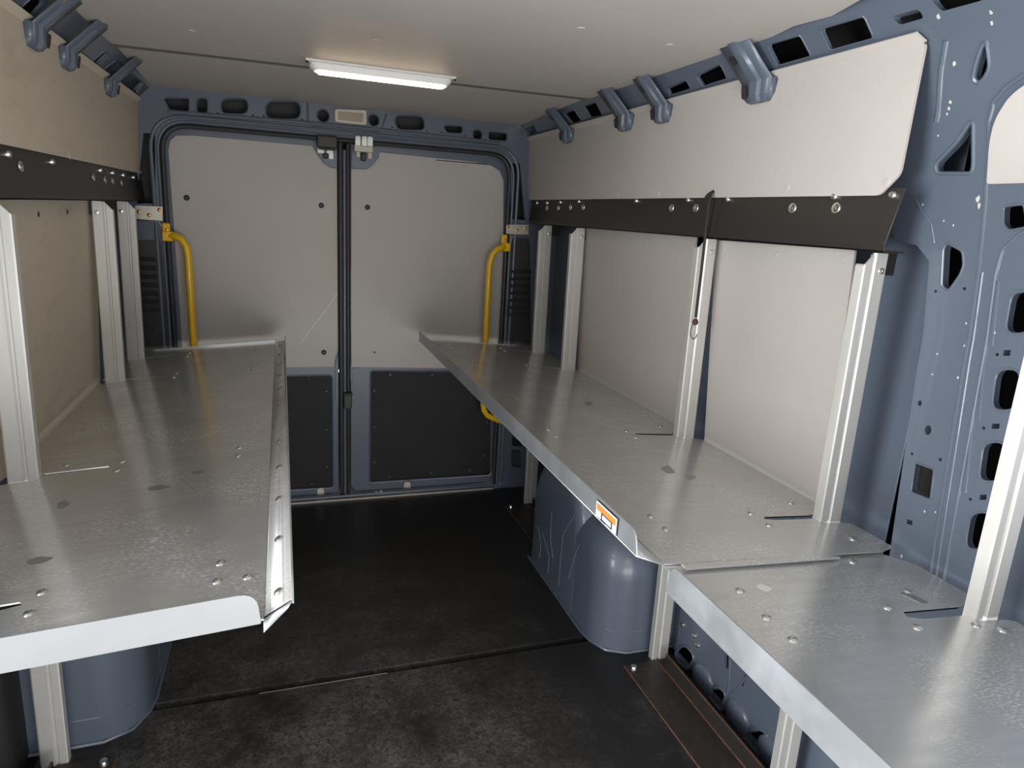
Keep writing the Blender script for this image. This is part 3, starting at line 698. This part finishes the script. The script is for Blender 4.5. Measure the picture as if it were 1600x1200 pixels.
tag(s, 'galvanised metal shelf along the left wall with an upturned lip at its near end', 'shelf', 'metal shelves')

wornm = mat('dull_worn_zinc', (.42, .41, .39), .45, .8); palem = mat('pale_smear', (.72, .71, .68), .6)
def marks(P, root, lst, m):
    Q = Off(P, root.location)
    for pts in lst:
        MB().sheet([rnd([P.uv(*p) for p in pts], .006)], Q.f, .0003, w0=.0031).build('worn_mark', m, root)
marks(SR, SHR, [[(1031,733),(1044,728),(1056,740),(1043,742)], [(1068,746),(1078,742),(1088,748),(1077,752)], [(912,630),(922,628),(928,633),(917,635)]], wornm)
marks(SF, SHF, [[(1404,929),(1414,926),(1452,944),(1440,946)]], wornm)
marks(SF, SHF, [[(1180,918),(1188,914),(1207,922),(1200,927),(1190,924)]], palem)
marks(SLp, s, [[(230,764),(250,759),(268,762),(250,768),(234,769)], [(90,787),(104,784),(110,790),(98,797),(90,796)], [(40,880),(60,872),(86,873),(72,881),(48,886)], [(300,740),(314,736),(318,741),(304,745)]], wornm)

# ------------------------------------------------------------ uprights
def upright(side, y, z0, z1, label):
    mir = (lambda x: x) if side > 0 else mx_
    root = empty('upright'); root.location = (mir(1.245), y, z0)
    # cross-section in (x, y): web facing the front with a stepped bead, flanges turned back
    sec = [(1.212, .010), (1.212, -.012), (1.2155, -.014), (1.232, -.014), (1.236, -.009), (1.240, -.009), (1.244, -.014), (1.2735, -.014), (1.277, -.012), (1.277, .010)]
    t = .003
    back = [(1.215, .010), (1.215, -.010), (1.2165, -.011), (1.231, -.011), (1.2345, -.006), (1.2415, -.006), (1.2455, -.011), (1.2725, -.011), (1.274, -.010), (1.274, .010)]
    ring = sec+back[::-1]; N = len(ring); lean = -.018
    def zt(x): return z1-.028*max(0, (1.238-x)/.026)
    vs = []
    for k in (0, 1):
        for (x, yy) in ring:
            zz = z0 if k == 0 else zt(x)
            vs.append((mir(x+lean*max(0, (zz-.8))/.66)-root.location.x, yy, zz-z0))
    fs = [(i, (i+1) % N, N+(i+1) % N, N+i) for i in range(N)]
    n = len(sec)
    for i in range(n-1):
        for o_ in (0, N): fs.append((o_+i, o_+i+1, o_+N-2-i, o_+N-1-i))
    MB().add(vs, fs).build('channel', alu, root, smooth=25)
    for zz in (1.432,):
        MB().lathe((mir(1.262+lean*(zz-.8)/.66)-root.location.x, -.0135, zz-z0), (0, -1, 0), [(.008, 0), (.007, .002), (.003, .003), (.003, .0015)], 12).build('screw', boltm, root)
    return tag(root, label, 'upright', 'aluminium uprights')
ZT = 1.470
upright(1, PITCHES[1], 0, ZT, 'aluminium upright on the right wall closest to the rear doors')
upright(1, PITCHES[2], .0055, ZT, 'aluminium upright on the right wall, second from the rear doors')
upright(1, PITCHES[3], 0, ZT, 'aluminium upright on the right wall behind the hanging black cord')
upright(1, PITCHES[4], .0635, ZT, 'wide aluminium upright on the right wall at the near end of the black rail')
upright(1, PITCHES[5], .0635, 1.55, 'aluminium upright at the right edge of the photo beside the blue pillar')
upright(-1, PITCHES[1], 0, ZT, 'aluminium upright on the left wall closest to the rear doors')
upright(-1, PITCHES[2], 0, ZT, 'aluminium upright on the left wall, second from the rear doors')
upright(-1, PITCHES[3], 0, ZT, 'nearest aluminium upright on the left wall, at the left edge of the photo')

# ------------------------------------------------------------ black mounting rails
def mount_rail(side, y0, y1, top, wash, tabs, label):
    mir = (lambda x: x) if side > 0 else mx_
    root = empty('mounting_rail'); root.location = (mir(1.23), (y0+y1)/2, 1.53); L = root.location
    xb, zb, xt, zt = 1.206, 1.487, 1.218, 1.606
    d = V((mir(xt)-mir(xb), 0, zt-zb)); P = Plane(V((mir(xb), 0, zb)), (0, -side, 0), d)     # faces the aisle
    b = MB(); hgt = d.length
    sl = .012
    if side > 0: o_ = [(-y1, 0), (-y0-.015, 0), (-y0, hgt), (-y1, hgt)]
    else: o_ = [(y0, 0), (y1, 0), (y1, hgt), (y0, hgt)]
    b.sheet([o_], lambda u, v, w_: P.f(u, v, w_)-L, -.004)
    xs = sorted((mir(xb), mir(1.262)))
    b.box(xs[0]-L.x, y0+.012-L.y, zb-.014-L.z, xs[1]-L.x, y1-L.y, zb-.010-L.z)
    b.box(min(mir(xb), mir(xb+.004))-L.x, y0+.012-L.y, zb-.014-L.z, max(mir(xb), mir(xb+.004))-L.x, y1-L.y, zb+.002-L.z)
    b.build('rail', blacksteel, root, bevel=.001)
    for y in tabs:
        xs = sorted((mir(1.262), mir(1.312))); MB().box(xs[0]-L.x, y+.012-L.y, zb-.066-L.z, xs[1]-L.x, y+.016-L.y, zb-.012-L.z).build('tab', blacksteel, root, bevel=.004)
    for p in top:
        c = V(P.f(*P.uv(*p)))-L; k = MB().lathe(c, P.N, [(.0085, 0), (.0085, .006), (.006, .009), (.003, .0095)], 12); k.build('bolt', boltm, root)
    for p in wash:
        c = V(P.f(*P.uv(*p)))-L; k = MB(); n = 16
        k.tube([c+P.U*.0105*math.cos(a)+P.W*.0105*math.sin(a)+P.N*.0015 for a in [2*math.pi*j/n for j in range(n)]], .0026, 6, True)
        k.lathe(c, P.N, [(.006, 0), (.0055, .005), (.002, .006)], 6); k.build('washer_bolt', boltm, root)
    return tag(root, label, 'rail', 'black wall rails')
mount_rail(1, 1.105, 3.33, [(840,317),(856,317),(877,316),(906,315),(996,314),(1077,312.5),(1139,311.5),(1306,307),(1397,305)],
           [(855,325),(873,325),(892,324),(912,324),(1050,325),(1088,325),(1239,325),(1307,325)], [PITCHES[k] for k in (1, 2, 3, 4)],
           'black steel rail bolted along the right wall above the uprights')
mount_rail(-1, 1.02, 3.44, [(10,241),(79,253),(155,266),(174,270),(191,273.5),(207,277)], [(31,260),(145,277),(163,281),(175,283),(189,286)],
           [PITCHES[k] for k in (1, 2, 3)], 'black steel rail bolted along the left wall above the uprights')

# ------------------------------------------------------------ lining boards on the walls
def board(name, P, pts, m, label, grp, holes=(), r=.004, th=.006, extra=None):
    q = pts if pts and isinstance(pts[0], tuple) and extra == 'uv' else P.L(pts)
    o = MB().sheet([rnd(q, r)], P.f, -th).build(name, m, None, bevel=.0012)
    for h in holes:
        MB().lathe(P.f(*P.uv(*h), 0), P.N, [(.008, 0), (.007, .0015), (.003, .002), (.0028, .0008)], 12).build('screw', lining if m is lining else blackplastic, o)
    return tag(o, label, 'wall panel', grp)
def mid_plane(side):
    mir = (lambda x: x) if side > 0 else mx_
    return Plane((mir(1.304), 0, .82), (0, -side, 0), V((mir(1.272)-mir(1.304), 0, .66)))
MR = mid_plane(1); ML = mid_plane(-1)
board('lining_board', MR, [(906,352),(1089,362),(1056,676),(903,582)], lining, 'beige lining board on the right wall between the second upright and the hanging cord', 'wall lining boards', [(1010,378)])
board('lining_board', MR, [(1119,375),(1336,391),(1281,797),(1100,693)], lining, 'beige lining board on the right wall between the hanging cord and the blue pillar', 'wall lining boards', [(1131,387),(1213,397),(1317,404)])
board('lining_board', ML, [(-60,312),(150,312),(157,606),(40,722),(-60,800)], lining_old, 'stained beige lining board on the left wall behind the nearest left upright', 'wall lining boards', [(60,335),(105,331)])
# upper boards with a folded top flange
def upper(side, y0, y1, label, dots):
    mir = (lambda x: x) if side > 0 else mx_
    P = Plane((mir(1.208), 0, 1.590), (0, -side, 0), V((mir(1.196)-mir(1.208), 0, .288)))
    H = .288
    s_ = -side
    if side > 0:
        q = [(-y1+.02, .0), (-y0-.055, .0), (-y0-.012, .042), (-y0, H), (-y1-.015, H), (-y1-.02, H*.75)]
    else:
        q = [(y0, 0), (y1, 0), (y1-.02, H), (y0, H)]
    m = lining if side > 0 else lining_old
    b = MB().sheet([rnd(q, .012)], P.f, -.006)
    top = P.f(0, H); d2 = V((mir(1.178)-mir(1.196), 0, .018)); P2 = Plane((mir(1.196), 0, 1.5888+H), (0, -side, 0), d2)
    q2 = [(-y1-.015, 0), (-y0, 0), (-y0-.012, .024), (-y1+.0, .024)] if side > 0 else [(y0, 0), (y1-.02, 0), (y1-.04, .024), (y0, .024)]
    b.sheet([q2], P2.f, -.004)
    o = b.build('upper_lining_board', m, None, smooth=20)
    for h in dots:
        MB().lathe(P.f(*P.uv(*h), 0), P.N, [(.009, 0), (.008, .0015), (.003, .002), (.0028, .0008)], 12).build('screw', lining, o)
    return tag(o, label, 'wall panel', 'upper wall boards')
upper(1, 1.103, 3.38, 'long pale beige board along the top of the right wall above the black rail', [(1230,293),(1385,285),(965,303),(1029,302),(836,309),(872,308)])
upper(-1, 1.02, 3.42, 'long beige board along the top of the left wall above the black rail', [(109,244)])
# pale board at the right edge beyond the pillar
q = PR.L([(1640,117),(1600,136),(1574,160),(1557,192),(1550,225),(1546,288)]); q = rnd([(.35, q[0][1])]+q+[(.35, q[-1][1])], [.03,0,.03,.03,.03,.03,.006,.006], 6)
o = MB().sheet([q], PR.f, -.008, cuts=CUTS).build('lining_board', lining); tag(o, 'pale board with a curved corner at the right edge beside the blue pillar', 'wall panel', 'wall lining boards')

# ------------------------------------------------------------ floor rails
def floor_rail(side, y0, y1, label, bolts):
    mir = (lambda x: x) if side > 0 else mx_
    root = empty('floor_rail'); root.location = (mir(1.17), (y0+y1)/2, 0); L = root.location
    def bx(x0, ya, z0, x1, yb_, z1):
        xs = sorted((mir(x0), mir(x1))); return MB().box(xs[0]-L.x, ya-L.y, z0, xs[1]-L.x, yb_-L.y, z1)
    bx(1.098, y0, 0, 1.2325, y1, .005).build('plate', anglesteel, root)
    bx(1.228, y0, .005, 1.233, y1-.05, .062).build('flange', blacksteel, root)
    bx(1.0965, y0, .0, 1.0985, y1+.001, .0055).build('rusty_edge', rustedge, root)
    bx(1.224, y0, .0045, 1.2285, y1-.03, .0075).build('rusty_edge', rustedge, root)
    bx(1.2275, y0, .0615, 1.2335, y1-.05, .0632).build('rusty_edge', rustedge, root)
    for x, y in bolts:
        MB().lathe((mir(x)-L.x, y-L.y, .005), (0, 0, 1), [(.013, 0), (.013, .004), (.010, .012), (.004, .014)], 12).build('bolt', boltm, root)
    return tag(root, label, 'floor rail', 'steel floor rails')
floor_rail(1, .3, 1.775, 'rust-edged steel angle rail on the floor in front of the right wheel arch', [(1.122, 1.75)])
floor_rail(1, 2.62, 3.118, 'rust-edged steel rail on the floor behind the right wheel arch', [(1.118, 3.095)])
floor_rail(-1, 1.0, 1.775, 'steel rail with a bolt on the floor in the dark lower left corner', [(1.122, 1.75)])

# ------------------------------------------------------------ yellow grab handles
def handle(side, label):
    root = empty('grab_handle'); YH = 3.335
    if side > 0:
        pl = [at(*p, y=YH+.028) for p in [(791,351),(826,351),(826,367),(791,365)]]
        pts = [(791,386),(784,387),(776,390),(769,398),(765,412),(763,440),(760,500),(757,580),(755,632),(756,641),(762,649),(770,653),(780,657),(786,662)]
        brk = [(826,366),(800,371),(798,378),(797,388)]
        top = (788,378)
    else:
        pl = [at(*p, y=YH+.028) for p in [(211,321),(254,323),(254,345),(211,342)]]
        pts = [(262,369),(274,369),(284,374),(291,385),(294,402),(297,450),(300,500),(304,560),(308,640),(307,652),(300,662),(290,668),(282,672)]
        brk = [(213,343),(248,346),(253,352),(254,366)]
        top = (260,362)
    base = at(*pts[7], y=YH); root.location = base
    R0 = lambda p: V(p)-base
    P = [R0(at(*p, y=YH)) for p in pts]
    P[0].y += .03; P[-1].y += .05
    b = MB().tube(P, .0155, 12); b.build('bar', yellow, root, smooth=60)
    c = R0(at(*top, y=YH+.022)); b = MB(); b.obox(c, (.016,0,0), (0,.006,0), (0,0,.038)); b.obox(R0(at(*pts[0], y=YH+.02)), (.022,0,0), (0,.012,0), (0,0,.022)); b.build('mounting_ear', yellow, root, bevel=.006)
    b = MB(); c = [R0(p) for p in pl]
    b.add(c+[p+V((0,.004,0)) for p in c], [(0,1,2,3), (7,6,5,4), (0,4,5,1), (1,5,6,2), (2,6,7,3), (3,7,4,0)])
    e = [R0(at(*p, y=YH+.026)) for p in brk]; e2 = [p+V((0,.034,0)) for p in e]; n = len(e)
    b.add(e+e2, [(i, i+1, n+i+1, n+i) for i in range(n-1)])
    o = b.build('bracket', zinc, root); m_ = o.modifiers.new('sol', 'SOLIDIFY'); m_.thickness = .003
    sp_ = [(793,354),(808,360),(821,357)] if side > 0 else [(217,331),(233,336),(249,328)]
    for p in sp_: MB().lathe(R0(at(*p, y=YH+.028)), (0,-1,0), [(.009, 0), (.008, .004), (.004, .006)], 10).build('bolt', brass, root)
    MB().lathe(R0(at(top[0]+1, top[1]-3, y=YH+.016)), (0,-1,0), [(.008, 0), (.007, .006), (.003, .007)], 10).build('bolt', brass, root)
    return tag(root, label, 'grab handle', 'yellow grab handles')
handle(1, 'yellow tubular grab handle beside the right rear door')
handle(-1, 'yellow tubular grab handle beside the left rear door')

# ------------------------------------------------------------ ceiling light strip
ls = empty('light_strip'); LA, LB = at(481,100,z=1.945), at(706,128,z=1.945)
mid = (LA+LB)/2; ls.location = mid; dx = (LB-LA); ln = dx.length; ls.rotation_euler = (math.radians(-12), 0, math.atan2(dx.y, dx.x))
def cap(hx, hy, r): return rnd(rect(-hx, -hy, hx, hy), r)
PZ = Plane((0, 0, 0), (1, 0, 0), (0, -1, 0))      # normal downwards
MB().sheet([cap(ln/2+.008, .006, .002)], lambda u, v, w_: PZ.f(u, v+.029, w_), .010, w0=-.008).build('mounting_strip', whiteplastic, ls)
b = MB(); hx = ln/2-.004
for (k, w_) in ((1, 0), ): pass
o1 = cap(hx, .026, .024); o2 = cap(hx-.014, .017, .017); N = len(o1)
b.sheet([o1], PZ.f, .012, w0=-.006)
b.add([PZ.f(*p, .006) for p in o1]+[PZ.f(*p, .020) for p in o2], [(i, (i+1) % N, N+(i+1) % N, N+i) for i in range(N)]+[tuple(range(N, 2*N))])
b.build('housing', whiteplastic, ls)
MB().sheet([cap(hx-.026, .0115, .0114)], PZ.f, .006, w0=.0195).build('diffuser', glow, ls, bevel=.002)
for sx in (-1, 1): MB().lathe((sx*(ln/2+.004), -.029, -.002), (0, 0, -1), [(.005, 0), (.005, .004)], 8).build('end_screw', blackplastic, ls)
tag(ls, 'lit white light strip mounted across the ceiling', 'light')

# ------------------------------------------------------------ bungee cord with hook
YB = 1.745
T = lambda px, py, y=YB: at(px, py, y=y)
bc = empty('bungee_cord'); top = T(1110, 303, 1.74); bc.location = top
def rel(p): return V(p)-top
b = MB().tube([rel(T(1112,300,1.75)), rel(T(1109,310)), rel(T(1104,350)), rel(T(1099,395)), rel(T(1095,430)), rel(T(1090,470)), rel(T(1087,496))], .0042, 8)
b.tube([rel(T(1115,299,1.76)), rel(T(1107,304)), rel(T(1103,309))], .005, 8); b.build('cord', cordm, bc)
b = MB().lathe(rel(T(1086.5,503)), (0, .1, 1), [(.003,-.010), (.0085,-.006), (.0095,0), (.0075,.006), (.004,.010)], 10); b.build('knot', knotm, bc)
MB().tube([rel(T(*p)) for p in [(1084,504),(1080.5,512),(1079,519),(1079.5,525),(1082,529.5),(1085.5,529),(1088,526),(1089,522)]], .0016, 8).build('hook', hookm, bc)
tag(bc, 'black bungee cord with wire hook hanging from the right rail over an upright', 'cord')
